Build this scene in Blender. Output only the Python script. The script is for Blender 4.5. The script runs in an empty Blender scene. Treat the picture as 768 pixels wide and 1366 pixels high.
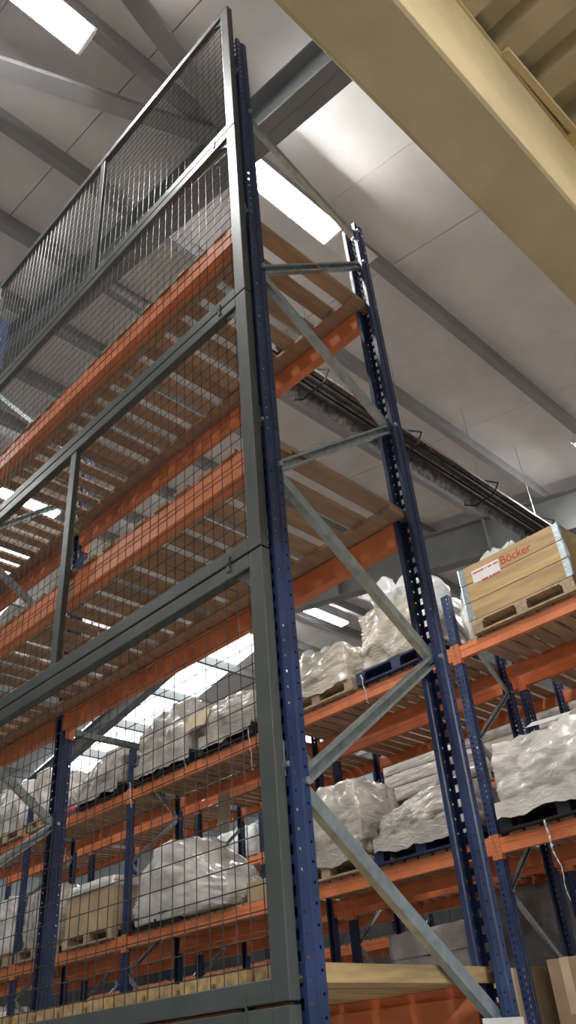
import bpy, math, random
from mathutils import Vector, Matrix, noise

# ------------------------------------------------------------------ camera, world, exposure
sc = bpy.context.scene
COL = sc.collection
EYE = 1.5
M = ((0.71670844, -0.69359509, -0.07249036),      # world axes (X aisle depth, Y along racks, Z up) seen in camera axes
     (0.35344933, 0.45088912, -0.81961733),
     (0.60116768, 0.56180499, 0.56830676))
cam_d = bpy.data.cameras.new('camera')
cam_d.sensor_fit = 'VERTICAL'
cam_d.sensor_height = 36.0
cam_d.lens = 36.0 * 1074.05 / 1366.0
cam_d.clip_start = 0.05
cam = bpy.data.objects.new('camera', cam_d)
COL.objects.link(cam)
rx = Vector((M[0][0], M[0][1], M[0][2])); dn = Vector((M[1][0], M[1][1], M[1][2])); fw = Vector((M[2][0], M[2][1], M[2][2]))
cam.matrix_world = Matrix(((rx.x, -dn.x, -fw.x, 0), (rx.y, -dn.y, -fw.y, 0), (rx.z, -dn.z, -fw.z, EYE), (0, 0, 0, 1)))
sc.camera = cam

w = bpy.data.worlds.new('world'); sc.world = w
w.use_nodes = True
w.node_tree.nodes['Background'].inputs[0].default_value = (0.96, 0.98, 1.0, 1)
w.node_tree.nodes['Background'].inputs[1].default_value = 0.10

sc.view_settings.view_transform = 'Standard'
sc.view_settings.look = 'None'
sc.view_settings.gamma = 1.0
sc.view_settings.use_curve_mapping = False
sc.view_settings.exposure = 1.6
TUBE_STRENGTH = 46.0
ROOFLIGHT_STRENGTH = 1.3
rnd = random.Random(7)

# ------------------------------------------------------------------ materials
MATS = {}
def mat(name, col, rough=0.5, metal=0.0, var=0.12, vscale=6.0, bump=0.0, bscale=40.0, stretch=(1, 1, 1), objvar=0.0,
        dark=None, emit=None, estr=0.0, spec=0.5, coat=0.0, trans=0.0):
    m = bpy.data.materials.new(name); m.use_nodes = True
    nt = m.node_tree; n = nt.nodes; b = n['Principled BSDF']
    b.inputs['Roughness'].default_value = rough
    b.inputs['Metallic'].default_value = metal
    b.inputs['Specular IOR Level'].default_value = spec
    b.inputs['Coat Weight'].default_value = coat
    tc = n.new('ShaderNodeTexCoord'); mp = n.new('ShaderNodeMapping')
    mp.inputs['Scale'].default_value = stretch
    nt.links.new(tc.outputs['Object'], mp.inputs[0])
    nz = n.new('ShaderNodeTexNoise'); nz.inputs['Scale'].default_value = vscale; nz.inputs['Detail'].default_value = 6
    nt.links.new(mp.outputs[0], nz.inputs['Vector'])
    mx = n.new('ShaderNodeMix'); mx.data_type = 'RGBA'
    d = dark or tuple(c * (1 - 2.2 * var) for c in col)
    mx.inputs[6].default_value = (*d, 1); mx.inputs[7].default_value = (*[min(1, c * (1 + var)) for c in col], 1)
    rp = n.new('ShaderNodeMapRange'); rp.inputs[1].default_value = 0.3; rp.inputs[2].default_value = 0.7
    nt.links.new(nz.outputs[0], rp.inputs[0]); nt.links.new(rp.outputs[0], mx.inputs[0])
    out = mx.outputs[2]
    if objvar > 0:
        oi = n.new('ShaderNodeObjectInfo'); hs = n.new('ShaderNodeHueSaturation')
        mr = n.new('ShaderNodeMapRange'); mr.inputs[3].default_value = 1 - objvar; mr.inputs[4].default_value = 1 + objvar
        nt.links.new(oi.outputs['Random'], mr.inputs[0]); nt.links.new(mr.outputs[0], hs.inputs['Value'])
        nt.links.new(out, hs.inputs['Color']); out = hs.outputs[0]
        ad = n.new('ShaderNodeVectorMath'); ad.operation = 'ADD'
        sc_ = n.new('ShaderNodeMath'); sc_.operation = 'MULTIPLY'; sc_.inputs[1].default_value = 37.0
        nt.links.new(oi.outputs['Random'], sc_.inputs[0])
        nt.links.new(mp.outputs[0], ad.inputs[0]); nt.links.new(sc_.outputs[0], ad.inputs[1])
        nt.links.new(ad.outputs[0], nz.inputs['Vector'])
    nt.links.new(out, b.inputs['Base Color'])
    if bump > 0:
        n2 = n.new('ShaderNodeTexNoise'); n2.inputs['Scale'].default_value = bscale; n2.inputs['Detail'].default_value = 5
        nt.links.new(mp.outputs[0], n2.inputs['Vector'])
        bp = n.new('ShaderNodeBump'); bp.inputs['Strength'].default_value = bump; bp.inputs['Distance'].default_value = 0.01
        nt.links.new(n2.outputs[0], bp.inputs['Height']); nt.links.new(bp.outputs[0], b.inputs['Normal'])
    if emit:
        b.inputs['Emission Color'].default_value = (*emit, 1); b.inputs['Emission Strength'].default_value = estr
    if trans:
        b.inputs['Transmission Weight'].default_value = trans
    MATS[name] = m
    return m

mat('blue_paint', (0.026, 0.048, 0.135), 0.38, 0, 0.18, 5, 0.05, 60)
mat('blue_plastic', (0.014, 0.026, 0.085), 0.45)
mat('orange_paint', (0.78, 0.235, 0.088), 0.42, 0, 0.10, 4, 0.04, 60)
mat('galvanized', (0.46, 0.53, 0.55), 0.38, 0.75, 0.12, 25)
mat('grey_paint', (0.086, 0.095, 0.090), 0.42, 0.1, 0.10, 5, 0.03, 60)
mat('wire_steel', (0.05, 0.052, 0.05), 0.33, 0.35, 0.10, 30)
mat('slat_wood', (0.41, 0.265, 0.168), 0.75, 0, 0.11, 3, 0.1, 30, (1.0, 9, 9), 0.16)
mat('pale_wood', (0.62, 0.43, 0.20), 0.7, 0, 0.20, 3, 0.15, 30, (1.2, 12, 12), 0.14)
mat('pallet_wood', (0.50, 0.37, 0.24), 0.78, 0, 0.14, 3, 0.2, 30, (3, 10, 10), 0.2)
mat('collar_wood', (0.52, 0.355, 0.165), 0.65, 0, 0.13, 2.5, 0.08, 30, (8, 0.8, 8), 0.14)
mat('black_plastic', (0.012, 0.013, 0.016), 0.5)
mat('cardboard', (0.46, 0.33, 0.20), 0.8, 0, 0.10, 4, 0.05, 50, (1, 1, 1), 0.1)
mat('cardboard_pale', (0.66, 0.53, 0.35), 0.75, 0, 0.08, 4)
mat('paper', (0.82, 0.82, 0.80), 0.6, 0, 0.03)
mat('red_ink', (0.55, 0.04, 0.03), 0.6, 0, 0.05)
mat('roof_white', (0.84, 0.82, 0.80), 0.92, 0, 0.05, 1.5)
mat('roof_joint', (0.20, 0.20, 0.20), 0.8)
mat('steel_grey', (0.33, 0.33, 0.33), 0.5, 0, 0.08, 2)
mat('frame_grey', (0.24, 0.25, 0.255), 0.5, 0, 0.08, 2)
mat('cream_paint', (0.64, 0.51, 0.285), 0.55, 0, 0.06, 6, 0.12, 90)
mat('cream_sheet', (0.50, 0.42, 0.26), 0.32, 0.25, 0.08, 6, 0.05, 12)
mat('added_dark_wall', (0.05, 0.046, 0.042), 0.85, 0, 0.15, 3)  # very dark colour so the background behind the lower racks stays dim
mat('wall_sheet', (0.55, 0.60, 0.62), 0.6, 0, 0.05, 1)
mat('concrete', (0.34, 0.335, 0.325), 0.7, 0, 0.12, 1.5)
mat('heater_black', (0.035, 0.03, 0.028), 0.6, 0, 0.3, 8)
mat('foil', (0.42, 0.40, 0.38), 0.35, 0.6, 0.3, 14, 1.0, 18)
mat('tube_glow', (1, 1, 1), 0.5, 0, 0, 1, emit=(1.0, 0.985, 0.96), estr=TUBE_STRENGTH)
mat('rooflight_glow', (0.9, 0.9, 0.9), 0.5, 0, 0, 1, emit=(0.90, 0.97, 1.0), estr=ROOFLIGHT_STRENGTH)
mat('pink_plastic', (0.45, 0.10, 0.14), 0.4)

def film(name, col, rough, bumps, scale, stretch=(1, 1, 1), dark=None):
    m = mat(name, col, rough, 0, 0.10, 4, 0, dark=dark, spec=0.6, coat=0.8)
    m.node_tree.nodes['Principled BSDF'].inputs['Coat Roughness'].default_value = 0.14
    nt = m.node_tree; n = nt.nodes; b = n['Principled BSDF']
    tc = n.new('ShaderNodeTexCoord'); mp = n.new('ShaderNodeMapping'); mp.inputs['Scale'].default_value = stretch
    nt.links.new(tc.outputs['Object'], mp.inputs[0])
    a = n.new('ShaderNodeTexNoise'); a.noise_type = 'RIDGED_MULTIFRACTAL'; a.inputs['Scale'].default_value = scale * 0.45; a.inputs['Detail'].default_value = 3; a.inputs['Distortion'].default_value = 0.5
    v = n.new('ShaderNodeTexNoise'); v.inputs['Scale'].default_value = scale * 1.1; v.inputs['Detail'].default_value = 4; v.inputs['Distortion'].default_value = 1.5
    nt.links.new(mp.outputs[0], a.inputs['Vector']); nt.links.new(mp.outputs[0], v.inputs['Vector'])
    ad = n.new('ShaderNodeMath'); ad.operation = 'MULTIPLY_ADD'; ad.inputs[1].default_value = 0.35
    nt.links.new(a.outputs[0], ad.inputs[0]); nt.links.new(v.outputs[0], ad.inputs[2])
    bp = n.new('ShaderNodeBump'); bp.inputs['Strength'].default_value = bumps; bp.inputs['Distance'].default_value = 0.03
    nt.links.new(ad.outputs[0], bp.inputs['Height']); nt.links.new(bp.outputs[0], b.inputs['Normal'])
film('white_film', (0.78, 0.73, 0.67), 0.35, 0.38, 5, (1, 0.9, 1.8))
film('cream_film', (0.76, 0.68, 0.56), 0.22, 0.5, 7, (1, 0.8, 2.8), dark=(0.48, 0.42, 0.34))
film('grey_film', (0.64, 0.58, 0.51), 0.22, 0.45, 6, (1, 0.9, 2.2), dark=(0.36, 0.335, 0.30))
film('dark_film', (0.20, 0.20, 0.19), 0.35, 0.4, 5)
film('bag_white', (0.86, 0.87, 0.86), 0.35, 0.5, 12)

# ------------------------------------------------------------------ mesh helpers
class MB:
    def __init__(self): self.v = []; self.f = []
    def add(self, vs, fs):
        o = len(self.v); self.v += [tuple(p) for p in vs]; self.f += [tuple(i + o for i in f) for f in fs]
    def quad(self, a, b, c, d): self.add((a, b, c, d), ((0, 1, 2, 3),))
    def box(self, x0, x1, y0, y1, z0, z1):
        self.add([(x0, y0, z0), (x1, y0, z0), (x1, y1, z0), (x0, y1, z0), (x0, y0, z1), (x1, y0, z1), (x1, y1, z1), (x0, y1, z1)],
                 [(0, 3, 2, 1), (4, 5, 6, 7), (0, 1, 5, 4), (1, 2, 6, 5), (2, 3, 7, 6), (3, 0, 4, 7)])
    def prof(self, a, b, pts, side, closed=True, caps=True):
        """extrude a 2D profile (u along side, v along the third axis) from a to b"""
        a = Vector(a); b = Vector(b); d = (b - a).normalized(); s = Vector(side); s = (s - d * s.dot(d)).normalized(); t = d.cross(s)
        n = len(pts)
        vs = [a + s * p[0] + t * p[1] for p in pts] + [b + s * p[0] + t * p[1] for p in pts]
        fs = [(i, (i + 1) % n, n + (i + 1) % n, n + i) for i in range(n if closed else n - 1)]
        if closed and caps: fs += [tuple(range(n - 1, -1, -1)), tuple(range(n, 2 * n))]
        self.add(vs, fs)
    def bar(self, a, b, wd, ht, side=(0, 0, 1)):
        self.prof(a, b, [(-ht / 2, -wd / 2), (ht / 2, -wd / 2), (ht / 2, wd / 2), (-ht / 2, wd / 2)], side)
    def tube(self, a, b, r, n=10):
        d = (Vector(b) - Vector(a)).normalized()
        s = (0, 0, 1) if abs(d.z) < 0.9 else (1, 0, 0)
        self.prof(a, b, [(r * math.cos(2 * math.pi * i / n), r * math.sin(2 * math.pi * i / n)) for i in range(n)], s)
    def path(self, pts, r, n=5):
        for a, b in zip(pts[:-1], pts[1:]): self.tube(a, b, r, n)
    def mesh(self, name, m, smooth=False):
        me = bpy.data.meshes.new(name); me.from_pydata(self.v, [], self.f)
        me.materials.append(MATS[m])
        if smooth: me.polygons.foreach_set('use_smooth', [True] * len(me.polygons))
        me.update(); return me
    def build(self, name, m, parent=None, loc=(0, 0, 0), smooth=False, bevel=0):
        return put(name, self.mesh(name, m, smooth), parent, loc, bevel=bevel)

def put(name, me, parent=None, loc=(0, 0, 0), rot=(0, 0, 0), bevel=0):
    o = bpy.data.objects.new(name, me); COL.objects.link(o)
    o.location = loc; o.rotation_euler = rot
    if parent is not None: o.parent = parent
    if bevel:
        md = o.modifiers.new('bevel', 'BEVEL'); md.width = bevel; md.segments = 2; md.limit_method = 'ANGLE'
    return o

LABELS = {}
def tag(o, label, cat, group=None, share=False):
    if label in LABELS and not share: print('DUPLICATE LABEL', label)
    LABELS[label] = 1
    n = len(label.split())
    if n < 4 or n > 16: print('LABEL LENGTH', n, label)
    o['label'] = label; o['category'] = cat; o['kind'] = 'thing'
    if group: o['group'] = group
    return o
def thing(name, label, cat, loc=(0, 0, 0), group=None):
    o = bpy.data.objects.new(name, None); COL.objects.link(o); o.location = loc; o.empty_display_size = 0.1
    return tag(o, label, cat, group)
def structure(name, me=None, label=None):
    o = bpy.data.objects.new(name, me); COL.objects.link(o); o['kind'] = 'structure'
    if label: o['label'] = label; o['category'] = 'building part'
    return o

# ------------------------------------------------------------------ roof, walls, floor
RIDGE = 12.0
def zr(y):                                  # underside of the roof lining
    return EYE + 6.75 + 0.2 * (y if y < RIDGE else 2 * RIDGE - y)
YN, YF = -3.0, 26.0
XL, XR = -7.0, 20.0
ceiling = structure('ceiling', None, 'white lined pitched warehouse roof on grey purlins')
PW = 1.115
def roof_strip(x0, x1, y0, y1, m, name, th=0.05, drop=0.0):
    b = MB(); a0 = zr(y0) - drop; a1 = zr(y1) - drop
    b.add([(x0, y0, a0), (x1, y0, a0), (x1, y1, a1), (x0, y1, a1), (x0, y0, a0 + th), (x1, y0, a0 + th), (x1, y1, a1 + th), (x0, y1, a1 + th)],
          [(0, 3, 2, 1), (4, 5, 6, 7), (0, 1, 5, 4), (1, 2, 6, 5), (2, 3, 7, 6), (3, 0, 4, 7)])
    return b.build(name, m, ceiling)
LIGHT_X = [(11.05, 12.95), (5.6, 6.8), (17.0, 18.2)]
PURL_FAR = [12.9, 14.42, 16.05, 17.7, 19.3, 20.9, 22.5, 24.1]
i = 0
x = 5.31 - 11 * PW
while x < XR:
    wide = 0.014 if i % 3 == 2 else 0.003
    roof_strip(x + wide / 2, x + PW - 0.003, YN, RIDGE, 'roof_white', 'roof_panel')
    x += PW; i += 1
# far slope: lining panels with daylight strips between
edges = [XL] + [e for p in sorted(LIGHT_X) for e in p] + [XR]
for k in range(0, len(edges), 2):
    a, bb = edges[k], edges[k + 1]
    n = max(1, round((bb - a) / PW)); st = (bb - a) / n
    for j in range(n): roof_strip(a + j * st + 0.006, a + (j + 1) * st - 0.004, RIDGE, YF, 'roof_white', 'roof_panel')
for p in sorted(LIGHT_X):
    ys = [RIDGE + 1.0] + PURL_FAR[1:]
    roof_strip(p[0], p[1], RIDGE, ys[0] - 0.02, 'roof_white', 'roof_panel')
    for a, bb in zip(ys[:-1], ys[1:]): roof_strip(p[0] + 0.01, p[1] - 0.01, a + 0.02, bb - 0.02, 'rooflight_glow', 'rooflight')
    roof_strip(p[0], p[1], ys[-1], YF, 'roof_white', 'roof_panel')
for a, bb in ((YN, RIDGE), (RIDGE, YF)): roof_strip(XL, XR, a, bb, 'roof_joint', 'roof_backing', 0.04, -0.06)
def purlin(y):
    b = MB(); z = zr(y); h = 0.21
    pts = [(0, -0.045), (-h, -0.045), (-h, 0.055), (-h + 0.02, 0.055), (-h + 0.02, -0.035), (0, -0.035)]
    b.prof((XL, y, z), (XR, y, z), [(p[0], -p[1]) for p in pts], (0, 0, 1))
    b.build('purlin', 'steel_grey', ceiling)
for y in [0.3, 1.65, 3.07, 4.46, 5.62, 6.75, 8.0, 9.3, 10.6, 11.75] + PURL_FAR: purlin(y)
def rafter(name, x, label, depth=0.52):
    r = structure(name, None, label); full = depth
    for y0, y1 in ((YN, RIDGE), (RIDGE, YF)):
        z0, z1 = zr(y0) - 0.21, zr(y1) - 0.21
        if y0 == RIDGE: depth = min(depth, 0.40)
        for nm, off, wd, ht in (('top_flange', -0.012, 0.24, 0.024), ('web', -depth / 2, 0.016, depth), ('bottom_flange', -depth + 0.012, 0.24, 0.024)):
            b = MB(); b.bar((x, y0, z0 + off), (x, y1, z1 + off), wd, ht); b.build(nm, 'frame_grey', r)
    for y in (5.6, 9.0):
        b = MB(); z = zr(y) - 0.21; b.box(x - 0.115, x + 0.115, y - 0.006, y + 0.006, z - full + 0.02, z - 0.02); b.build('stiffener', 'frame_grey', r)
    return r
rafter('trim_1', 2.86, 'grey steel roof rafter crossing above the meshed rack')
rafter('trim_2', 11.0, 'deep grey steel rafter behind the wooden crate', 0.72)
rafter('trim_3', -5.4, 'grey steel roof rafter overhead nearest the left')
for a, bb in (((2.75, 3.07), (-2.0, 5.25)), ((2.75, 2.886), (-2.0, 1.67))):
    b = MB(); b.bar((a[0], a[1], zr(a[1]) - 0.3), (bb[0], bb[1], zr(bb[1]) - 0.3), 0.16, 0.06); b.build('roof_brace', 'steel_grey', ceiling, smooth=False)
b = MB(); b.box(XL, XR, YN, YF, -0.1, 0); structure('floor', b.mesh('floor', 'concrete'))
def wall(name, f):
    r = structure(name)
    f(r)
def far_wall(r):
    x = XL
    while x < XR:
        b = MB(); b.box(x, x + 0.99, YF, YF + 0.08, 5.6, zr(YF) + 0.1); b.build('wall_panel', 'wall_sheet', r)
        b = MB(); b.box(x, x + 0.99, YF - 0.1, YF + 0.08, 0, 5.59); b.build('added_dark_panel', 'added_dark_wall', r); x += 1.0  # invented dark lower wall, put in to darken the view between the racks
wall('wall_far', far_wall)
def right_wall(r):
    y = YN
    while y < YF:
        b = MB(); b.box(XR, XR + 0.08, y, y + 0.99, 5.6, zr(y if y < RIDGE else y + 1)); b.build('wall_panel', 'wall_sheet', r)
        b = MB(); b.box(XR - 0.1, XR + 0.08, y, y + 0.99, 0, 5.59); b.build('added_dark_panel', 'added_dark_wall', r); y += 1.0  # same added dark band along this side
wall('wall_right', right_wall)
def left_wall(r):
    b = MB(); b.box(XL - 0.08, XL, 6.0, YF, 0, zr(RIDGE)); b.build('wall_panel', 'wall_sheet', r)
wall('wall_left', left_wall)

# ------------------------------------------------------------------ ceiling lights
def lamp(x, y, label, L=1.5, drop=0.34, ext=0.0):
    z = zr(y) - drop
    t = thing('ceiling_light', label, 'light', (x, y, z), 'fluorescent ceiling lights')
    b = MB(); b.prof((-L / 2, 0, 0), (L / 2 + ext, 0, 0), [(0.07, -0.045), (0.07, 0.045), (0.0, 0.13), (-0.027, 0.134), (-0.027, 0.127), (-0.012, 0.122), (-0.012, -0.122), (-0.027, -0.127), (-0.027, -0.134), (0.0, -0.13)], (0, 0, 1))
    b.build('housing', 'roof_white', t)
    for s in (-1, 1):
        b = MB(); n = 10; r = 0.055
        b.prof((-L / 2 + 0.05, s * 0.062, -0.03), (L / 2 - 0.05, s * 0.062, -0.03), [(r * 0.75 * math.cos(2 * math.pi * k / n), r * math.sin(2 * math.pi * k / n)) for k in range(n)], (0, 0, 1))
        b.build('tube', 'tube_glow', t, smooth=True)
        b = MB(); b.box(s * L / 2 - 0.03 * (s > 0) - 0.0, s * L / 2 + 0.03 * (s < 0), -0.12, 0.12, -0.065, 0.0); b.build('end_cap', 'roof_white', t)
        b = MB(); b.tube((s * L * 0.35, 0, 0.07), (s * L * 0.35, 0, drop), 0.004, 5); b.build('suspension_wire', 'galvanized', t)
    return t
lamp(0.68, 3.1, 'glowing fluorescent light at the top left corner of the view')
lamp(3.56, 3.05, 'glowing fluorescent light behind the top of the near blue rack', ext=0.55)
lamp(10.12, 3.05, 'fluorescent light just entering at the right edge under the roof')
lamp(12.65, 11.0, 'small lit fluorescent light above the far wrapped pallets')
lamp(5.1, 11.2, 'fluorescent light glimpsed through gaps of the top slatted deck')
lamp(8.6, 13.85, 'fluorescent light glimpsed through gaps of the middle slatted deck', drop=0.3)
lamp(-3.2, 3.1, 'fluorescent light beyond the left edge above the mesh panels')
lamp(-1.5, 11.2, 'fluorescent light far left over the back of the hall')

def added_mezz_lamp(x, y, z, label):  # extra fixture out of view, added to light the cream beam
    t = lamp(x, y, label, drop=zr(y) - z)
    for c in list(t.children):
        if c.name.startswith('suspension'): bpy.data.objects.remove(c)
added_mezz_lamp(0.2, -1.7, 3.66, 'unseen fluorescent light added behind the viewpoint to brighten the mezzanine beam')
# ------------------------------------------------------------------ mezzanine overhead
mz = thing('mezzanine', 'cream painted mezzanine beam and decking overhead at top right', 'mezzanine', (0, 0, 3.2))
b = MB(); b.box(-4, 9, 0.28, 0.452, 0.0, 0.6); b.build('edge_beam', 'cream_paint', mz, bevel=0.012)
b = MB(); b.box(-4, 9, 0.272, 0.28, 0.585, 0.60); b.build('edge_angle', 'cream_paint', mz)
b = MB(); px = -4.0
pts = []
while px < 9:
    pts += [(px, 0.66), (px + 0.07, 0.66), (px + 0.09, 0.60), (px + 0.16, 0.60)]; px += 0.18
n = len(pts)
b.add([(p[0], 0.44, p[1]) for p in pts] + [(p[0], -2.5, p[1]) for p in pts] + [(p[0], 0.44, p[1] + 0.01) for p in pts] + [(p[0], -2.5, p[1] + 0.01) for p in pts],
      [(k, k + 1, n + k + 1, n + k) for k in range(n - 1)] + [(2 * n + k, 3 * n + k, 3 * n + k + 1, 2 * n + k + 1) for k in range(n - 1)])
b.build('deck_sheet', 'cream_sheet', mz)
for jx in (-1.6, 1.72, 5.0):
    b = MB(); b.prof((jx, 0.28, 0.5), (jx, -2.5, 0.5), [(-0.1, -0.03), (0.1, -0.03), (0.1, 0.03), (0.09, 0.03), (0.09, -0.02), (-0.09, -0.02), (-0.09, 0.03), (-0.1, 0.03)], (0, 0, 1))
    b.build('joist', 'cream_paint', mz)
b = MB(); b.prof((1.33, 0.272, 0.592), (1.69, 0.262, 0.592), [(0.006, 0.0), (0.006, 0.02), (-0.012, 0.024), (-0.016, 0.02), (-0.012, 0.0)], (0, 0, 1)); b.build('deck_trim', 'cream_paint', mz)
b = MB(); b.box(0.10, 0.30, -2.5, 0.45, 0.665, 0.8); b.box(-4, 9, -2.5, 0.45, 0.68, 0.78); b.build('deck_board', 'slat_wood', mz)

# ------------------------------------------------------------------ racking parts
P = 0.05                                   # perforation pitch
def perf_strip(b, o, u, W, z0, z1, h0, h1, zo, zh, pitch=P):
    """vertical strip of width W along u from o, one rectangular hole (h0..h1 wide) per pitch"""
    o = Vector(o); u = Vector(u)
    def q(u0, u1, za, zb):
        b.quad(o + u * u0 + Vector((0, 0, za)), o + u * u1 + Vector((0, 0, za)), o + u * u1 + Vector((0, 0, zb)), o + u * u0 + Vector((0, 0, zb)))
    q(0, h0, z0, z1); q(h1, W, z0, z1)
    z = z0
    while z < z1 - 1e-6:
        a = z + zo
        if a + zh > z1: q(h0, h1, z, z1); break
        q(h0, h1, z, a)
        if z + pitch > z1: q(h0, h1, a + zh, z1)
        else: q(h0, h1, a + zh, z + pitch)
        z += pitch
def upright_mesh(H, s, W=0.09, Dp=0.07, name='upright', sl=(0.022, 0.026)):
    """omega section; front face in the plane x=0, body towards +x*s; y 0..W; open at the back"""
    b = MB()
    for y0 in (0.0, W / 2):
        lo = 0.014 if y0 == 0 else 0.009
        lo += (0.022 - sl[0]) / 2; perf_strip(b, (0, y0, 0), (0, 1, 0), W / 2, 0, H, lo, lo + sl[0], 0.012, sl[1])
    for y, inn in ((0.0, 0.006), (W, -0.006)):
        a, c = Dp * 0.34, Dp * 0.66
        perf_strip(b, (0, y, 0), (s, 0, 0), a, 0, H, 0.009, 0.016, 0.02, 0.007)
        b.quad((s * a, y, 0), (s * (a + 0.005), y + inn, 0), (s * (a + 0.005), y + inn, H), (s * a, y, H))
        b.quad((s * (a + 0.005), y + inn, 0), (s * (c - 0.005), y + inn, 0), (s * (c - 0.005), y + inn, H), (s * (a + 0.005), y + inn, H))
        b.quad((s * (c - 0.005), y + inn, 0), (s * c, y, 0), (s * c, y, H), (s * (c - 0.005), y + inn, H))
        perf_strip(b, (s * c, y, 0), (s, 0, 0), Dp - c, 0, H, 0.008, 0.015, 0.042, 0.007)
        ly = 0.018 if y == 0 else W - 0.018
        b.quad((s * Dp, y, 0), (s * Dp, ly, 0), (s * Dp, ly, H), (s * Dp, y, H))
    return b.mesh(name, 'blue_paint')
UP = {}
def upright(H, s):
    if (H, s) not in UP: UP[(H, s)] = upright_mesh(H, s, sl=(0.022, 0.026) if H in (5.40, 6.34) else (0.011, 0.020))
    return UP[(H, s)]
bolt_b = MB(); bolt_b.tube((0, -0.012, 0), (0, 0.004, 0), 0.011, 6); BOLT = bolt_b.mesh('bolt', 'galvanized')
foot_b = MB(); foot_b.box(-0.02, 0.12, -0.02, 0.11, 0, 0.006); FOOT = foot_b.mesh('foot_plate', 'blue_paint')
def c_brace(p, q):
    b = MB()
    b.prof(p, q, [(u, -v) for u, v in ((-0.021, -0.013), (0.021, -0.013), (0.021, 0.016), (0.011, 0.016), (0.011, 0.0125), (0.0175, 0.0125), (0.0175, -0.0095), (-0.0175, -0.0095), (-0.0175, 0.0125), (-0.011, 0.0125), (-0.011, 0.016), (-0.021, 0.016))],
           (0, 0, 1))
    return b.mesh('brace', 'galvanized')
BR = {}
def frame(x0, x1, y, Hf, Hb, nodes, label, group):
    """nodes: zigzag [(side, z)...]"""
    t = thing('upright_frame', label, 'rack frame', (x0, y, 0), group)
    d = x1 - x0
    put('upright', upright(Hf, 1), t, (0, 0, 0)); put('upright', upright(Hb, -1), t, (d, 0, 0))
    put('foot_plate', FOOT, t, (0, 0, 0)); put('foot_plate', FOOT, t, (d - 0.1, 0, 0))
    X = (0.055, d - 0.055)
    for (s0, z0), (s1, z1) in zip(nodes[:-1], nodes[1:]):
        if s0 == s1: continue
        key = (round(d, 3), s0, s1, z0, z1)
        if key not in BR: BR[key] = c_brace((X[s0], 0.035, z0), (X[s1], 0.035, z1))
        put('brace', BR[key], t)
    for s, z in nodes: put('bolt', BOLT, t, (X[s], 0.0, z))
    return t
def beam_mesh(L, h, s):
    b = MB(); n = 0.02
    pts = [(0, 0), (0, 0.05), (h - 0.03, 0.05), (h - 0.03, 0.034), (h, 0.034), (h, 0), (h * 0.62, 0), (h * 0.60, 0.003), (h * 0.42, 0.003), (h * 0.40, 0)]
    b.add([(s * p[1], 0, p[0]) for p in pts] + [(s * p[1], L, p[0]) for p in pts],
          [(k, (k + 1) % len(pts), len(pts) + (k + 1) % len(pts), len(pts) + k) for k in range(len(pts))] + [tuple(range(len(pts))), tuple(range(len(pts), 2 * len(pts)))])
    return b.mesh('beam', 'orange_paint')
def conn_mesh(s, e):
    """end connector: slotted face over half the upright and a leg against the beam end; e=+1 covers towards +y"""
    b = MB(); H = 0.2
    perf_strip(b, (0, 0, 0), (0, e, 0), 0.044, 0, H, 0.019, 0.0255, 0.016, 0.013, 0.038)
    b.quad((0, 0, 0), (s * 0.06, 0, 0), (s * 0.06, 0, H), (0, 0, H))
    for z in (0, H): b.quad((0, 0, z), (0, e * 0.044, z), (s * 0.004, e * 0.044, z), (s * 0.004, 0, z))
    b.quad((0, e * 0.044, 0), (s * 0.004, e * 0.044, 0), (s * 0.004, e * 0.044, H), (0, e * 0.044, H))
    return b.mesh('end_connector', 'orange_paint')
BM, CM = {}, {}
def beam(x, y0, y1, ztop, h, s, label, group, cx=0.014):
    """x: outer face; s=+1 body towards +x"""
    L = round(y1 - y0, 4)
    if (L, h, s) not in BM: BM[(L, h, s)] = beam_mesh(L, h, s)
    for e in (-1, 1):
        if (s, e) not in CM: CM[(s, e)] = conn_mesh(s, e)
    t = thing('load_beam', label, 'beam', (x, y0, ztop - h), group)
    put('beam', BM[(L, h, s)], t)
    put('end_connector', CM[(s, -1)], t, (-s * cx, 0.0, -0.045)); put('end_connector', CM[(s, 1)], t, (-s * cx, L, -0.045))
    return t
SL = {}
def slat_mesh(L, wd, th, m):
    k = (round(L, 3), wd, th, m)
    if k not in SL:
        b = MB(); b.box(0, L, 0, wd, 0, th); SL[k] = b.mesh('slat', m)
    return SL[k]
def deck(x0, x1, y0, y1, z, label, group, pitch, wd, th, m='slat_wood', per=6, bearers=True, jit=0.006):
    t = thing('slatted_deck', label, 'shelf deck', (x0, y0, z), group)
    y = 0.0; k = 0; L = x1 - x0
    while y + wd <= y1 - y0 + 0.001:
        o = put('slat', slat_mesh(L, wd, th, m), t, (rnd.uniform(-jit, jit), y, 0), (0, 0, rnd.uniform(-0.006, 0.006)))
        k += 1; y += pitch if k % per else wd + 0.006
    if bearers:
        for bx in (0.062, L - 0.062 - 0.095):
            b = MB(); b.box(bx, bx + 0.095, 0, y1 - y0, -0.022, -0.001); b.build('bearer', m, t)
    return t

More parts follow.
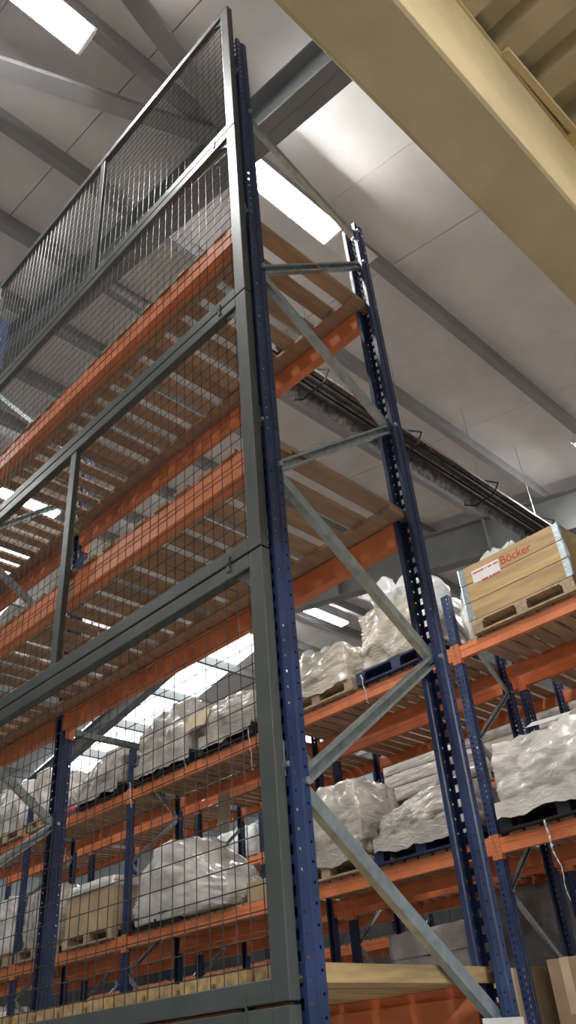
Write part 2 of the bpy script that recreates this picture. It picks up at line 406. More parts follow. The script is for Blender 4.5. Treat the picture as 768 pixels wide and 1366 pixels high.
# ------------------------------------------------------------------ near rack (mesh backed)
AX0, AX1, AY, ABAY = 1.59, 2.49, 1.56, 2.71
AZ = {'top': 4.745, 'middle': 3.415, 'lowest': 1.675}
anodes = [(0, 5.62), (1, 5.33), (1, 5.06), (0, 4.37), (1, 3.895), (0, 3.275), (1, 2.74), (0, 2.155), (1, 1.57), (0, 1.05), (1, 0.45)]
fl = ['blue end frame of the near rack with grey zigzag braces', 'second blue upright frame of the near rack, behind the mesh', 'third blue upright frame of the near rack, far left']
for k in range(3):
    frame(AX0, AX1, AY + k * ABAY, 6.34, 5.40, anodes, fl[k], 'upright frames of the near rack')
bays = ['first bay', 'next bay']
for k in range(2):
    y0 = AY + 0.09 + k * ABAY + 0.002; y1 = AY + (k + 1) * ABAY - 0.002
    for lv, z in AZ.items():
        h = 0.115
        beam(AX0 + 0.012, y0, y1, z, h, 1, f'orange beam just behind the mesh under the {lv} near deck, {bays[k]}', 'beams of the near rack')
        beam(AX1 - 0.028, y0, y1, z, h + 0.02, -1, f'red-orange rear beam under the {lv} deck of the near rack, {bays[k]}', 'beams of the near rack', 0.033)
        if lv == 'lowest':
            deck(AX0 + 0.005, AX1 - 0.005, y0 - 0.03, y1, z + 0.001, f'thick pale plank deck on the {lv} level of the near rack, {bays[k]}', 'decks of the near rack', 0.155, 0.125, 0.045, 'pale_wood', 99, False, 0.004)
        else:
            deck(AX0 + 0.005, AX1 - 0.005, y0 - 0.06, y1, z + 0.001, f'brown slatted timber deck on the {lv} level of the near rack, {bays[k]}', 'decks of the near rack', 0.143, 0.083, 0.018, per=7)

# mesh panels on the near rack
GX, GY, GP = 1.545, 1.576, 2.755
LV = [0.40, 1.63, 2.905, 4.165, 5.42, 6.70]
WIRE = {}
def wire_mesh(W, H):
    k = (round(W, 3), round(H, 3))
    if k in WIRE: return WIRE[k]
    b = MB(); p = 0.0555; r = 0.0018
    y = p * 0.5
    while y < W: b.tube((0.0, y, 0), (0.0, y, H), r, 4); y += p
    z = p * 0.6
    while z < H: b.tube((0.004, 0, z), (0.004, W, z), r, 4); z += p * 1.12
    WIRE[k] = b.mesh('wire_mesh', 'wire_steel'); return WIRE[k]
ordn = ['bottom', 'fourth', 'third', 'second', 'topmost']
for k in range(2):
    for j in range(5):
        z0, z1 = LV[j] + 0.004, LV[j + 1] - 0.004
        y0 = GY + k * 2.765; H = z1 - z0
        col = 'column next to the blue end frame' if k == 0 else 'column further left'
        t = thing('mesh_panel', f'{ordn[j]} grey wire mesh panel counted downwards, {col}' if j not in (0, 4) else f'{ordn[j]} grey framed wire mesh panel, {col}', 'mesh panel', (GX, y0, z0), 'mesh panels on the near rack')
        pw, rh, dp = 0.062, 0.052, 0.038
        for nm, a in (('frame_post', (0, dp, 0, pw, 0, H)), ('frame_post', (0, dp, GP - pw, GP, 0, H)), ('frame_rail', (0, dp, pw, GP - pw, 0, rh)), ('frame_rail', (0, dp, pw, GP - pw, H - rh, H))):
            b = MB(); b.box(*a); b.build(nm, 'grey_paint', t, bevel=0.003)
        if j in (2, 4):
            b = MB(); b.box(0.004, dp - 0.004, 1.27, 1.27 + 0.05, rh, H - rh); b.build('mullion', 'grey_paint', t, bevel=0.003)
        put('wire_mesh', wire_mesh(GP - 2 * pw, H - 2 * rh), t, (dp * 0.5, pw, rh))
        for yy, e in ((pw, 1), (GP - pw, -1)):
            b = MB(); g = 0.085
            b.add([(0.012, yy, H - rh), (0.012, yy + e * g, H - rh), (0.012, yy + e * g * 0.35, H - rh - g * 0.42), (0.012, yy, H - rh - g), (0.018, yy, H - rh), (0.018, yy + e * g, H - rh), (0.018, yy + e * g * 0.35, H - rh - g * 0.42), (0.018, yy, H - rh - g)],
                  [(0, 1, 2, 3), (7, 6, 5, 4), (0, 4, 5, 1), (1, 5, 6, 2), (2, 6, 7, 3), (3, 7, 4, 0)])
            b.build('gusset', 'grey_paint', t)
        if j < 4:
            for yy in (0.16, GP - 0.16):
                b = MB(); b.box(-0.005, 0.0, yy - 0.007, yy + 0.007, H - 0.026, H + 0.034); b.box(-0.005, 0.03, yy - 0.006, yy + 0.006, H - 0.001, H + 0.007); b.build('clamp', 'grey_paint', t)
        for zz in (H * 0.42,):
            b = MB(); b.box(dp, dp + 0.008, 0.004, 0.03, zz, zz + 0.1); b.tube((dp + 0.004, -0.012, zz + 0.03), (dp + 0.004, 0.01, zz + 0.03), 0.008, 6); b.build('fixing_bracket', 'galvanized', t)

# small white card at the foot of the end frame
b = MB(); b.box(0, 0.21, 0, 0.003, 0, 0.15)
tag(b.build('sign_card', 'paper', None, (2.265, 1.540, 1.430)), 'small white card on the end upright at the bottom edge', 'sign')

# ------------------------------------------------------------------ back-to-back racks across the aisle
CX0, CX1, EX0, EX1 = 6.50, 7.40, 7.68, 8.58
CY = [1.15 + 2.78 * k for k in range(6)]          # 1.15 3.93 6.71 9.49 12.27 15.05
CZ = {'upper': 4.83, 'middle': 3.02, 'lower': 1.2}
cn = [(0, 5.2), (1, 4.55), (0, 3.9), (1, 3.25), (0, 2.6), (1, 1.95), (0, 1.3), (1, 0.65), (0, 0.2)]
fw_ = ['at the right end past the wooden crate', 'left of the wooden crate', 'hidden behind the near end frame', 'left of the large white sack', 'between the far left white loads', 'at the far left end']
bw_ = ['under the wooden crate', 'right behind the near end frame', 'of the large white sack', 'of the cardboard box', 'at the far left']
for k, y in enumerate(CY):
    frame(CX0, CX1, y, 5.42, 5.42, cn, f'blue frame across the aisle, {fw_[k]}', 'upright frames across the aisle')
    frame(EX0, EX1, y, 5.0, 5.0, cn[1:], f'dark blue frame of the second row behind, {fw_[k]}', 'upright frames of the second row')
for k in range(5):
    y0, y1 = CY[k] + 0.092, CY[k + 1] - 0.002
    for lv, z in CZ.items():
        beam(CX0 + 0.008, y0, y1, z, 0.125, 1, f'bright orange front beam, {lv} level across the aisle, {bw_[k]}', 'front beams across the aisle')
        if lv == 'lower':
            if k < 4: deck(CX0 + 0.012, CX1 - 0.012, y0, y1, z + 0.001, f'timber deck on the lower level across the aisle, {bw_[k]}', 'decks across the aisle', 0.163, 0.130, 0.022, per=99, bearers=False)
            beam(CX1 - 0.008, y0, y1, z, 0.125, -1, f'rear beam, {lv} level across the aisle, {bw_[k]}', 'rear beams across the aisle')
            if k in (0, 1, 2):
                beam(EX0 + 0.008, y0, y1, z, 0.125, 1, f'near beam of the second row, lower level, {bw_[k]}', 'beams of the second row')
                beam(EX1 - 0.008, y0, y1, z, 0.125, -1, f'far beam of the second row, lower level, {bw_[k]}', 'beams of the second row')
                deck(EX0 + 0.02, EX1 - 0.02, y0, y1, z + 0.001, f'timber deck on the lower level of the second row, {bw_[k]}', 'decks of the second row', 0.163, 0.130, 0.022, per=99, bearers=False)
            continue
        beam(CX1 - 0.008, y0, y1, z, 0.125, -1, f'rear beam, {lv} level across the aisle, {bw_[k]}', 'rear beams across the aisle')
        beam(EX0 + 0.008, y0, y1, z, 0.125, 1, f'near beam of the second row, {lv} level, {bw_[k]}', 'beams of the second row')
        beam(EX1 - 0.008, y0, y1, z, 0.125, -1, f'far beam of the second row, {lv} level, {bw_[k]}', 'beams of the second row')
        deck(CX0 + 0.012, CX1 - 0.012, y0, y1, z + 0.001, f'timber deck on the {lv} level across the aisle, {bw_[k]}', 'decks across the aisle', 0.163, 0.130, 0.022, per=99, bearers=False)
        deck(EX0 + 0.02, EX1 - 0.02, y0, y1, z + 0.001, f'timber deck on the {lv} level of the second row, {bw_[k]}', 'decks of the second row', 0.163, 0.130, 0.022, per=99, bearers=False)
# third row beyond the next aisle
DX0, DX1 = 10.4, 11.3
DY = [2.7 + 2.78 * k for k in range(6)]
dw = ['at its right end', 'second from its right end', 'third from its right end', 'fourth from its right end', 'fifth from its right end', 'at its left end']
for k, y in enumerate(DY): frame(DX0, DX1, y, 5.4, 5.4, cn, f'blue frame of the farthest rack row, {dw[k]}', 'upright frames of the farthest row')
for k in range(5):
    y0, y1 = DY[k] + 0.092, DY[k + 1] - 0.002
    for lv, z in (('upper', 4.68), ('middle', 3.0)):
        beam(DX0 + 0.008, y0, y1, z, 0.125, 1, f'front beam of the farthest rack row, {lv} level, bay {dw[k]}', 'beams of the farthest row')
        beam(DX1 - 0.008, y0, y1, z, 0.125, -1, f'rear beam of the farthest rack row, {lv} level, bay {dw[k]}', 'beams of the farthest row')
        deck(DX0 + 0.02, DX1 - 0.02, y0, y1, z + 0.001, f'timber deck of the farthest rack row, {lv} level, bay {dw[k]}', 'decks of the farthest row', 0.163, 0.130, 0.022, per=99, bearers=False)
# tie bar over the aisle
b = MB(); b.prof((2.6, 9.5, 5.46), (6.78, 9.5, 5.46), [(-0.04, -0.03), (0.04, -0.03), (0.04, 0.03), (-0.04, 0.03)], (0, 0, 1))
tag(b.build('tie_bar', 'grey_paint'), 'dark grey bar resting on the blue upright left of the large white sack', 'bar')

# ------------------------------------------------------------------ pallets and loads
PB = {}
def pmesh(sx, sy, sz, m):
    k = (round(sx, 3), round(sy, 3), round(sz, 3), m)
    if k not in PB:
        b = MB(); b.box(0, sx, 0, sy, 0, sz); PB[k] = b.mesh('board', m)
    return PB[k]
def pallet(x0, x1, y0, y1, z, label, m='pallet_wood'):
    """top boards along y (the face seen from the aisle is the long side)"""
    t = thing('pallet', label, 'pallet', (x0, y0, z), 'pallets on the racks')
    W, L = x1 - x0, y1 - y0; bw = 0.1
    for k in range(3):
        xx = k * (W - bw) / 2
        put('bottom_board', pmesh(bw, L, 0.02, m), t, (xx, 0, 0))
        for j in range(3): put('block', pmesh(bw, 0.12, 0.078, m), t, (xx, j * (L - 0.12) / 2, 0.0205))
    for j in range(3): put('stringer_board', pmesh(W, 0.14, 0.02, m), t, (0, j * (L - 0.14) / 2, 0.099))
    nb = 5
    for k in range(nb): put('top_board', pmesh(0.13, L, 0.02, m), t, (k * (W - 0.13) / (nb - 1), 0, 0.1195))
    return t
PH = 0.14
def lumpy(b, x0, x1, y0, y1, z0, h, seed, amp=0.06, freq=3.0, n=28, rnd_=0.35, top=None, folds=0.02, taper=0.06):
    """soft wrapped load: rounded block, top profile top(v) with v 0..1 along y, creased by noise"""
    off = Vector((seed * 13.7, seed * 7.3, seed * 3.1))
    idx = {}
    cx, cy = (x0 + x1) / 2, (y0 + y1) / 2; hx, hy = (x1 - x0) / 2, (y1 - y0) / 2
    vs, fs = [], []
    def vert(a, bb, c):
        key = (a, bb, c)
        if key in idx: return idx[key]
        p = Vector((2 * a / n - 1, 2 * bb / n - 1, 2 * c / n - 1))
        q = p.normalized() * max(abs(p.x), abs(p.y), abs(p.z)) * 1.18
        r = p.lerp(q, rnd_)
        v = r.y * 0.5 + 0.5; zt = max(0.0, r.z * 0.5 + 0.5)
        hh = h * (top(min(1, max(0, v))) if top else 1.0)
        tp = 1 - taper * zt
        w = Vector((cx + r.x * hx * tp, cy + r.y * hy * tp, z0 + zt * hh))
        s = w * freq + off
        d = noise.noise(s) * amp + noise.noise(s * 2.3) * amp * 0.5
        tw = 0.5 * noise.noise(s * 0.4)
        rg = 1 - abs(noise.noise(Vector((s.x * 0.8, (s.y + tw * s.z) * 0.55 + s.z * 0.25, s.z * 3.6 - s.y * (0.9 + tw))))) * 2.2
        d += folds * rg + noise.noise(s * 5.0) * folds * 0.35
        nn = Vector((r.x, r.y, r.z)).normalized()
        k = min(1.0, zt * 5)
        w += Vector((nn.x, nn.y, nn.z * k)) * d
        w.z = max(w.z, z0 + 0.002)
        idx[key] = len(vs); vs.append(w); return idx[key]
    for a in range(n):
        for c in range(n):
            for ax in range(3):
                for e in (0, n):
                    def mk(u, v):
                        k = [0, 0, 0]; k[ax] = e; k[(ax + 1) % 3] = u; k[(ax + 2) % 3] = v; return vert(*k)
                    q = (mk(a, c), mk(a + 1, c), mk(a + 1, c + 1), mk(a, c + 1))
                    fs.append(q if e else q[::-1])
    b.add(vs, fs)
def tuft(b, x, y, z, sx, sy, sz, seed):
    """crumpled plastic bag mouth sticking up"""
    n = 22; off = Vector((seed * 5.1, seed * 2.7, seed * 9.9)); rows = 12; vs, fs = [], []
    for r in range(rows + 1):
        t = r / rows
        for k in range(n):
            a = 2 * math.pi * k / n
            rad = math.sqrt(max(0.02, 1.0 - max(0.0, (t - 0.35) / 0.68) ** 2)) * (1 + 0.42 * noise.noise(Vector((math.cos(a) * 1.1, math.sin(a) * 1.1, t * 2.6)) + off) + 0.24 * noise.noise(Vector((math.cos(a) * 3.2, math.sin(a) * 3.2, t * 4.0)) + off)) * (0.75 + 0.5 * min(1, t * 2.2))
            zz = t * (1 + 0.45 * noise.noise(Vector((math.cos(a) * 0.9, math.sin(a) * 0.9, 4.0)) + off) * (1 - 0.55 * t))
            vs.append((x + sx * rad * math.cos(a) + 0.06 * t * noise.noise(off), y + sy * rad * math.sin(a), z + sz * zz))
    for r in range(rows):
        for k in range(n): fs.append((r * n + k, r * n + (k + 1) % n, (r + 1) * n + (k + 1) % n, (r + 1) * n + k))
    vs.append((x, y, z + sz * 0.9)); top = len(vs) - 1
    for k in range(n): fs.append((rows * n + k, rows * n + (k + 1) % n, top))
    b.add(vs, fs)
def skirt(b, x, y0, y1, zt, zb, seed):
    n, k = 30, 6; vs, fs = [], []
    for i in range(n + 1):
        y = y0 + (y1 - y0) * i / n
        low = zb + 0.05 * noise.noise(Vector((y * 3.1, seed, 0.0))) + 0.03 * noise.noise(Vector((y * 9, seed, 1.0)))
        for j in range(k + 1):
            z = zt + (low - zt) * j / k
            vs.append((x + 0.012 * noise.noise(Vector((y * 8, z * 6, seed))), y, z))
    for i in range(n):
        for j in range(k): fs.append((i * (k + 1) + j, i * (k + 1) + j + 1, (i + 1) * (k + 1) + j + 1, (i + 1) * (k + 1) + j))
    b.add(vs, fs)
def tail(b, p, L, seed, r=0.012):
    pts = []; q = Vector(p); n = 10
    for k in range(n + 1):
        t = k / n
        pts.append(Vector((q.x - 0.02 + 0.012 * noise.noise(Vector((seed, t * 5, 0))), q.y - 0.06 * t + 0.035 * noise.noise(Vector((seed + 3, t * 4, 1))), q.z - L * t)))
    for k in range(n):
        w0, w1 = r * (1 - 0.75 * k / n), r * (1 - 0.75 * (k + 1) / n)
        b.prof(pts[k], pts[k + 1], [(-w0, -0.003), (w0 * 0.2, -0.006), (w0, 0.003), (0, 0.006)], (0, 1, 0))
def load(label, x0, x1, y0, y1, z0, h, seed, m='white_film', tufts=(), tails=(), cat='wrapped load', drape=0.0, **kw):
    t = thing('wrapped_load', label, cat, ((x0 + x1) / 2, (y0 + y1) / 2, z0), 'plastic wrapped loads')
    l = t.location
    b = MB(); lumpy(b, x0, x1, y0, y1, z0, h, seed, **kw)
    b.v = [(v[0] - l.x, v[1] - l.y, v[2] - l.z) for v in b.v]
    b.build('wrapping', m, t, smooth=True)
    if drape:
        b = MB(); skirt(b, x0 - 0.035 - l.x, y0 + 0.02 - l.y, y1 - 0.02 - l.y, 0.09, -drape, seed)
        b.build('film_skirt', m, t, smooth=True)
    for i, (x, y, z, sx, sy, sz) in enumerate(tufts):
        b = MB(); tuft(b, x - l.x, y - l.y, z - l.z, sx, sy, sz, seed + i * 1.7); b.build('bag_top', 'bag_white', t, smooth=True)
    for i, (x, y, z, L) in enumerate(tails):
        b = MB(); tail(b, (x - l.x, y - l.y, z - l.z), L, seed + i); b.build('film_tail', 'bag_white', t, smooth=True)
    return t
Z1 = CZ['upper'] + 0.024; Z2 = CZ['middle'] + 0.024; Z3 = CZ['lower'] + 0.024
FX = 6.45                                        # loads overhang the front beam slightly
# upper level, right to left
pallet(FX + 0.05, 7.25, 1.35, 2.45, Z1, 'wooden pallet at the right edge beside the crate')
load('white wrapped load at the right edge beside the wooden crate', FX + 0.05, 7.25, 1.35, 2.48, Z1 + PH, 0.56, 1)
# crate
pallet(FX, 7.25, 2.58, 3.70, Z1, 'wooden pallet under the open wooden crate')
cr = thing('collar_crate', 'open wooden crate of three stacked collars with steel corner hinges', 'crate', (FX, 2.57, Z1 + PH))
CW, CL, CH = 0.8, 1.14, 0.195
for j in range(3):
    z = j * CH
    for x in (0, CW - 0.02):
        b = MB(); b.box(x, x + 0.02, 0.0, CL, z + 0.004, z + CH - 0.003); b.build('side_board', 'collar_wood', cr, bevel=0.002)
    for y in (0.001, CL - 0.021):
        b = MB(); b.box(0.0205, CW - 0.0205, y, y + 0.02, z + 0.002, z + CH - 0.002); b.build('end_board', 'collar_wood', cr, bevel=0.002)
    for y, e in ((0.0, 1), (CL, -1)):
        for x, s in ((0.0, -1), (CW, 1)):
            b = MB()
            ya, yb = sorted((y - e * 0.004, y + e * 0.06)); xa, xb = sorted((x, x + s * 0.004)); b.box(xa, xb, ya, yb, z + 0.006, z + CH - 0.006)
            xa, xb = sorted((x + s * 0.004, x - s * 0.06)); ya, yb = sorted((y, y - e * 0.004)); b.box(xa, xb, ya, yb, z + 0.006, z + CH - 0.006)
            b.tube((x + s * 0.006, y - e * 0.006, z + 0.004), (x + s * 0.006, y - e * 0.006, z + CH - 0.004), 0.011, 8)
            for q in range(6): b.tube((x + s * 0.003, y + e * (0.02 + 0.025 * (q % 2)), z + 0.025 + q * 0.028), (x + s * 0.009, y + e * (0.02 + 0.025 * (q % 2)), z + 0.025 + q * 0.028), 0.006, 6)
            b.build('corner_hinge', 'galvanized', cr)
b = MB(); b.box(-0.004, -0.0005, 0.68, 1.0, 0.37, 0.51); lab = b.build('paper_label', 'paper', cr); lab.rotation_euler = (0.0, 0, 0)
lab['label'] = 'white paper label with red print'
# red print rows on the label (small marks) and the stencilled word
mk = MB()
for z, h in ((0.478, 0.02), (0.368, 0.02)):
    y = 0.985 if z > 0.4 else 0.90
    while y > (0.69 if z > 0.4 else 0.70):
        wd = rnd.choice((0.016, 0.02, 0.012)); mk.box(-0.0055, -0.004, y - wd, y, z - h / 2, z + h / 2)
        y -= wd + rnd.choice((0.006, 0.006, 0.02))
mk.build('red_print', 'red_ink', lab)['kind'] = 'stuff'
tcv = bpy.data.curves.new('stencil', 'FONT'); tcv.body = 'B\u00f6cker'; tcv.size = 0.12; tcv.extrude = 0.0005
tcv.offset = 0.0015; tcv.materials.append(MATS['red_ink'])
to_ = bpy.data.objects.new('stencil_source', tcv); COL.objects.link(to_)
bpy.context.view_layer.update()
tme = bpy.data.meshes.new_from_object(to_.evaluated_get(bpy.context.evaluated_depsgraph_get()))
bpy.data.objects.remove(to_); tme.name = 'stencil_lettering'
to = bpy.data.objects.new('stencil_lettering', tme); COL.objects.link(to); to['kind'] = 'stuff'
to.parent = cr; to.matrix_local = Matrix(((0, 0, -1, -0.0012), (-1, 0, 0, 0.665), (0, 1, 0, 0.432), (0, 0, 0, 1)))
to['label'] = 'red stencilled word on the top board'
load('crumpled white plastic bag filling the wooden crate', FX + 0.06, 7.18, 2.64, 3.64, Z1 + PH + 0.02, 0.50, 3, 'bag_white', cat='plastic bag',
     tufts=((FX + 0.18, 3.40, Z1 + PH + 0.46, 0.09, 0.13, 0.30), (FX + 0.17, 3.18, Z1 + PH + 0.46, 0.06, 0.08, 0.27), (FX + 0.14, 2.93, Z1 + PH + 0.46, 0.03, 0.035, 0.19)))
# load on the blue pallet
pallet(FX, 7.25, 4.12, 5.24, Z1, 'dark blue pallet under the tall bulging load left of the crate', 'blue_plastic')
load('tall cream wrapped load with white bag tops on the blue pallet', FX + 0.02, 7.2, 4.10, 5.20, Z1 + PH, 0.70, 4, 'cream_film', amp=0.07, rnd_=0.25,
     tufts=((6.58, 4.74, Z1 + 0.74, 0.12, 0.16, 0.40), (6.6, 4.46, Z1 + 0.72, 0.11, 0.13, 0.36), (6.68, 4.16, Z1 + 0.46, 0.12, 0.13, 0.48), (6.68, 3.815, Z1 + 0.02, 0.10, 0.075, 0.62), (6.65, 5.02, Z1 + 0.62, 0.1, 0.09, 0.22)),
     tails=((6.46, 5.16, Z1 + 0.10, 0.34), (6.46, 4.10, Z1 + 0.06, 0.62)))
pallet(FX, 7.25, 5.30, 6.42, Z1, 'wooden pallet under the low cream wrapped load beside the blue pallet')
load('cream wrapped load with two white bag tops on a wooden pallet', FX + 0.01, 7.2, 5.34, 6.44, Z1 + PH, 0.50, 5, 'cream_film', drape=0.03, amp=0.05, rnd_=0.28,
     tufts=((6.62, 6.05, Z1 + 0.52, 0.08, 0.11, 0.26), (6.6, 5.72, Z1 + 0.50, 0.08, 0.12, 0.20)))
# behind the mesh, upper level
pallet(FX, 7.25, 6.92, 7.98, Z1, 'black pallet under the grey load with the cardboard sheet', 'black_plastic')
load('low grey wrapped load behind the mesh next to the near end frame', FX + 0.02, 7.2, 6.92, 7.96, Z1 + PH, 0.5, 6, 'grey_film', drape=0.07, tails=((6.46, 7.0, Z1 + 0.1, 0.55),))
b = MB(); b.bar((0, -0.22, 0.0), (0, 0.0, 0.03), 0.006, 0.24, (0.35, 0, 1)); b.bar((0, 0.0, 0.03), (0, 0.20, 0.0), 0.006, 0.24, (0.35, 0, 1))
tag(b.build('cardboard_sheet', 'cardboard_pale', None, (6.42, 7.95, Z1 + 0.46)), 'folded cardboard sheet leaning on the grey wrapped load', 'cardboard')
pallet(FX, 7.25, 8.16, 9.36, Z1, 'black pallet under the tall white wrapped load behind the mesh', 'black_plastic')
load('tall white wrapped load behind the mesh beside the cardboard sheet', FX + 0.02, 7.2, 8.12, 9.38, Z1 + PH, 0.72, 7, 'grey_film', drape=0.08, amp=0.06, top=lambda v: 1.05 - 0.5 * max(0, v - 0.55),
     tails=((6.44, 9.42, Z1 + 0.05, 0.35), (6.44, 8.25, Z1 + 0.3, 0.4)))
pallet(FX, 7.25, 9.72, 10.82, Z1, 'black pallet under the sloping grey load behind the mesh', 'black_plastic')
load('sloping grey wrapped load left of the blue upright, upper level', FX + 0.02, 7.2, 9.72, 10.82, Z1 + PH, 0.62, 8, 'grey_film', drape=0.08, top=lambda v: 1.0 - 0.35 * v)
b = MB(); lumpy(b, -0.3, 0.3, -0.26, 0.26, 0, 0.16, 9, n=10)
tag(b.build('plastic_bundle', 'pink_plastic', None, (6.80, 11.21, Z1), smooth=True), 'dusky red plastic bundle on the upper orange beam, far left', 'bundle')
load('white plastic sheet heaped over the red bundle', 6.55, 7.3, 10.98, 11.42, Z1 + 0.19, 0.30, 10, 'white_film')
pallet(FX, 7.25, 11.56, 12.22, Z1, 'narrow pallet beside the far left blue upright, upper level')
load('white wrapped load just right of the far left blue upright, upper level', FX + 0.02, 7.2, 11.62, 12.20, Z1 + PH, 0.78, 11, 'white_film')
pallet(FX, 7.25, 12.42, 13.5, Z1, 'pale wooden pallet at the far left, upper level')
load('big white wrapped load at the far left, upper level', FX + 0.02, 7.2, 12.4, 13.52, Z1 + PH, 0.80, 12, 'white_film')
# middle level
pallet(FX, 7.25, 2.62, 3.86, Z2, 'black pallet under the big grey sack at the right edge', 'black_plastic')
load('big pale grey wrapped sack at the right edge below the crate', FX - 0.02, 7.2, 2.5, 3.86, Z2 + PH, 0.62, 13, 'white_film', drape=0.05, amp=0.07, folds=0.022, tails=((6.44, 3.42, Z2 + 0.0, 0.62),))
b = MB(); b.bar((0, -0.2, 0), (0, 0.2, 0.02), 0.004, 0.16, (0.9, 0, 0.5))
tag(b.build('paper_sheet', 'paper', None, (6.52, 3.2, Z2 + PH + 0.66)), 'white paper sheet lying on the big grey sack', 'paper')
pallet(FX, 7.25, 4.16, 5.30, Z2, 'blue pallet under the low crinkled load, middle level', 'blue_plastic')
load('low crinkled grey load behind the near rear upright, middle level', FX + 0.0, 7.2, 4.14, 5.28, Z2 + PH, 0.46, 14, 'grey_film', drape=0.06, amp=0.06, folds=0.022, top=lambda v: 1.0 - 0.35 * v)
pallet(FX, 7.25, 5.42, 6.48, Z2, 'wooden pallet under the domed crinkled load, middle level')
load('domed crinkled grey load beside the near end frame, middle level', FX + 0.0, 7.2, 5.40, 6.54, Z2 + PH, 0.82, 15, 'grey_film', drape=0.03, amp=0.08, folds=0.024, rnd_=0.45, top=lambda v: 0.95 - 0.35 * max(0, v - 0.5))
b = MB(); b.box(-0.25, 0.25, -0.26, 0.26, 0, 0.22)
tag(b.build('carton', 'cardboard', None, (6.85, 7.05, Z2), bevel=0.01), 'low grey-brown carton beside the large white sack, near the end frame', 'carton')
pallet(FX, 7.25, 8.32, 9.42, Z2, 'black pallet under the left half of the large white sack', 'black_plastic')
load('large slumped white sack behind the mesh, middle level', FX - 0.02, 7.2, 7.38, 9.34, Z2 + 0.02, 0.86, 16, 'white_film', amp=0.09, freq=2.2, folds=0.035, n=26, rnd_=0.3,
     top=lambda v: 0.30 + 0.72 * math.sin(math.pi * min(1, 0.03 + v * 0.80)) ** 1.6)
pallet(FX, 7.25, 9.74, 10.92, Z2, 'pale wooden pallet under the large cardboard box')
bx = thing('cardboard_box', 'large cardboard box with a white cover on a pallet behind mesh', 'box', (FX + 0.02, 9.76, Z2 + PH))
b = MB(); b.box(0, 0.76, 0, 1.14, 0, 0.56); b.build('carton_body', 'cardboard', bx, bevel=0.008)
b = MB(); lumpy(b, -0.02, 0.78, -0.02, 1.16, 0.49, 0.13, 17, amp=0.015, n=14, rnd_=0.1, folds=0.012); b.build('white_cover', 'white_film', bx, smooth=True)
pallet(FX, 7.25, 11.16, 12.2, Z2, 'wooden pallet right of the far left upright, middle level')
load('tall grey wrapped load right of the far left upright, middle level', FX + 0.05, 7.2, 11.2, 12.2, Z2 + PH, 0.80, 18, 'grey_film')
pallet(FX, 7.25, 12.44, 13.5, Z2, 'pale wooden pallet at the far left, middle level')
load('tall white wrapped load at the far left, middle level', FX + 0.02, 7.2, 12.4, 13.52, Z2 + PH, 0.82, 19, 'white_film')
# lower level
pallet(FX, 7.25, 12.42, 13.5, Z3, 'pallet at the bottom left corner, lower level')
load('white wrapped load peeping in at the bottom left corner', FX, 7.2, 12.1 + 0.3, 13.5, Z3 + PH, 1.15, 20, 'white_film')
k = 0
cart_lab = ['taped carton at the bottom right, nearest the right edge', 'taped carton with white tape strips at the bottom right', 'carton beside the blue upright at the bottom right', 'carton partly behind the rear near upright, bottom right']
for j, (ya, yb, h) in enumerate(((2.75, 3.3, 0.82), (3.32, 3.88, 0.86), (4.06, 4.58, 0.84), (4.6, 5.12, 0.82))):
    t = thing('carton_stack', cart_lab[j], 'carton', (6.75, ya, Z3), 'cartons on the lower level')
    b = MB(); b.box(0, 0.55, 0, yb - ya, 0, h); b.build('carton_body', 'cardboard', t, bevel=0.006)
    for yy in ((yb - ya) * 0.35, (yb - ya) * 0.72):
        b = MB(); b.box(-0.003, 0.2, yy - 0.04, yy + 0.04, h * 0.55, h + 0.003); b.build('tape_strip', 'cardboard_pale', t)
# second row goods
def sheet_stack(label, x0, x1, y0, y1, z, n, hh, seed, m='white_film'):
    t = thing('wrapped_stack', label, 'wrapped stack', ((x0 + x1) / 2, (y0 + y1) / 2, z), 'wrapped flat stacks')
    l = t.location
    for k in range(n):
        b = MB(); j = rnd.uniform(-0.03, 0.03)
        lumpy(b, x0 - l.x, x1 - l.x, y0 - l.y + j, y1 - l.y + j, k * hh, hh * 0.97, seed + k, amp=0.012, n=12, rnd_=0.08, folds=0.014, taper=0.02)
        b.build('wrapped_layer', m, t, smooth=True)
pallet(7.72, 8.5, 5.28, 6.3, Z3, 'pallet under the white boxed stack, lower level of second row')
sheet_stack('white wrapped boxed stack seen above the pale plank deck', 7.72, 8.5, 5.28, 6.3, Z3 + PH, 5, 0.255, 30, 'bag_white')
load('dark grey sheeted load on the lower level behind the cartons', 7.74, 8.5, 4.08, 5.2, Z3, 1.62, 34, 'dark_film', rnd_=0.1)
pallet(7.72, 8.5, 9.9, 10.9, Z2, 'pallet under the white stack behind the large sack, second row')
sheet_stack('white wrapped stack behind the large white sack, second row', 7.72, 8.5, 9.7, 10.9, Z2 + PH, 3, 0.27, 36)
b = MB(); b.bar((0, 0, 0), (0.02, -0.03, 0.52), 0.006, 0.26, (0, 1, 0))
tag(b.build('cardboard_flap', 'cardboard_pale', None, (7.402, 8.62, 4.20)), 'pale cardboard flap hanging at the rear of the middle level', 'cardboard')
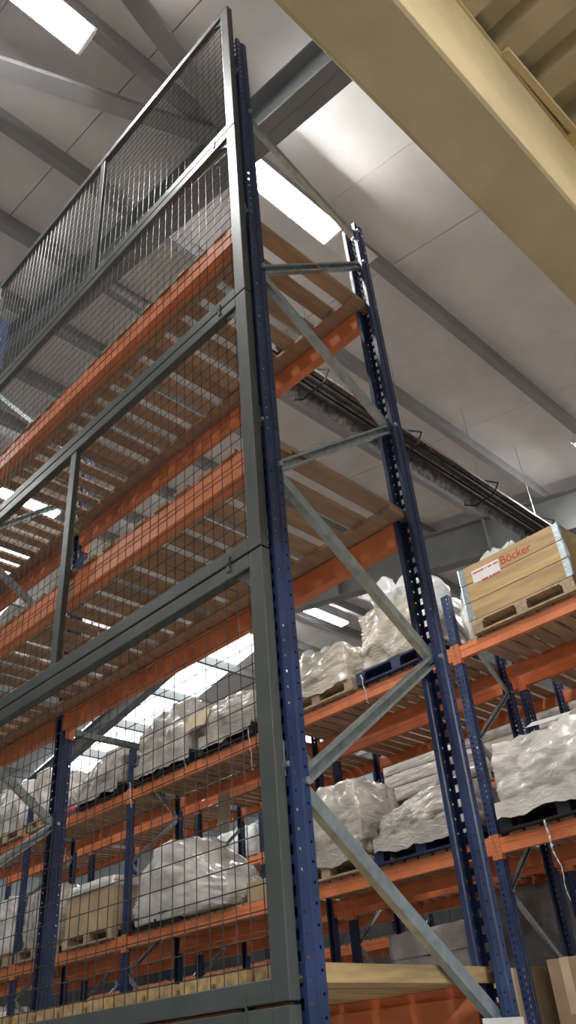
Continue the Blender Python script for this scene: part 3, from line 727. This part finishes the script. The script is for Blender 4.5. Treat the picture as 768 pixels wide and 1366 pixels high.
# farthest row goods
ZD = 4.706
for i, (ya, yb, n, hh, m, lab_) in enumerate(((7.1, 8.2, 3, 0.2, 'white_film', 'silvery wrapped flat stack on the farthest row, left of the rear upright'),
                                  (5.65, 6.85, 3, 0.2, 'grey_film', 'silvery wrapped flat stack on the farthest row, right of the rear upright'),
                                  (4.3, 5.4, 3, 0.22, 'grey_film', 'silvery wrapped stack on the farthest row near the right edge'))):
    pallet(10.4, 11.2, ya, yb, ZD, 'pallet under the ' + lab_.replace(' flat', '').replace('silvery wrapped ', ''))
    sheet_stack(lab_, 10.4, 11.2, ya, yb, ZD + PH, n, hh, 40 + i * 5, m)
load('bright white wrapped load on the farthest row beside the mesh post', 10.4, 11.2, 11.22, 12.4, ZD, 0.55, 60, 'bag_white')
b = MB(); b.box(-0.3, 0.3, -0.5, 0.5, 0, 0.5)
tag(b.build('carton', 'cardboard_pale', None, (10.75, 13.0, ZD), bevel=0.01), 'pale yellow carton on the farthest row, behind the cardboard flap', 'carton')

# ------------------------------------------------------------------ radiant heater under the roof
ht = thing('radiant_heater', 'long dark tube heater with foil reflector hanging under the roof', 'heater', (4.2, 4.05, 7.5))
for y in (-0.065, 0.065):
    b = MB(); b.tube((0, y, 0), (5.6, y, 0), 0.042, 12); b.build('burner_tube', 'heater_black', ht, smooth=True)
b = MB(); n = 60
for side_, yy, zz in ((0, -0.17, 0.02), (1, 0.17, 0.02)): pass
sec = [(0.225, -0.05), (0.15, 0.06), (0.10, 0.11), (-0.10, 0.11), (-0.15, 0.06), (-0.18, -0.02)]
vs, fs = [], []
for k in range(n + 1):
    x = 5.7 * k / n
    for j, (y, z) in enumerate(sec):
        d = 0.02 * noise.noise(Vector((x * 4, j * 1.7, 0.3)))
        vs.append((x, y + d, z + d * 0.8))
m_ = len(sec)
for k in range(n):
    for j in range(m_ - 1): fs.append((k * m_ + j, k * m_ + j + 1, (k + 1) * m_ + j + 1, (k + 1) * m_ + j))
b.add(vs, fs); r_ = b.build('reflector', 'foil', ht)
md = r_.modifiers.new('thick', 'SOLIDIFY'); md.thickness = 0.004
for x in (0.7, 2.3, 3.9, 5.3):
    b = MB(); b.path([(x, 0.30, 0.0), (x, 0.16, -0.09), (x, -0.15, -0.07), (x, -0.24, 0.05), (x, -0.05, 0.2), (x, 0.24, 0.1), (x, 0.30, 0.0)], 0.012, 6); b.build('hanger_bracket', 'heater_black', ht)
    b = MB(); b.tube((x, 0, 0.18), (x, 0, zr(4.05) - 7.5 - 0.02), 0.004, 5); b.build('hanger_chain', 'galvanized', ht)
b = MB(); b.box(-0.25, 0.02, -0.16, 0.16, -0.09, 0.12); b.build('burner_box', 'heater_black', ht)
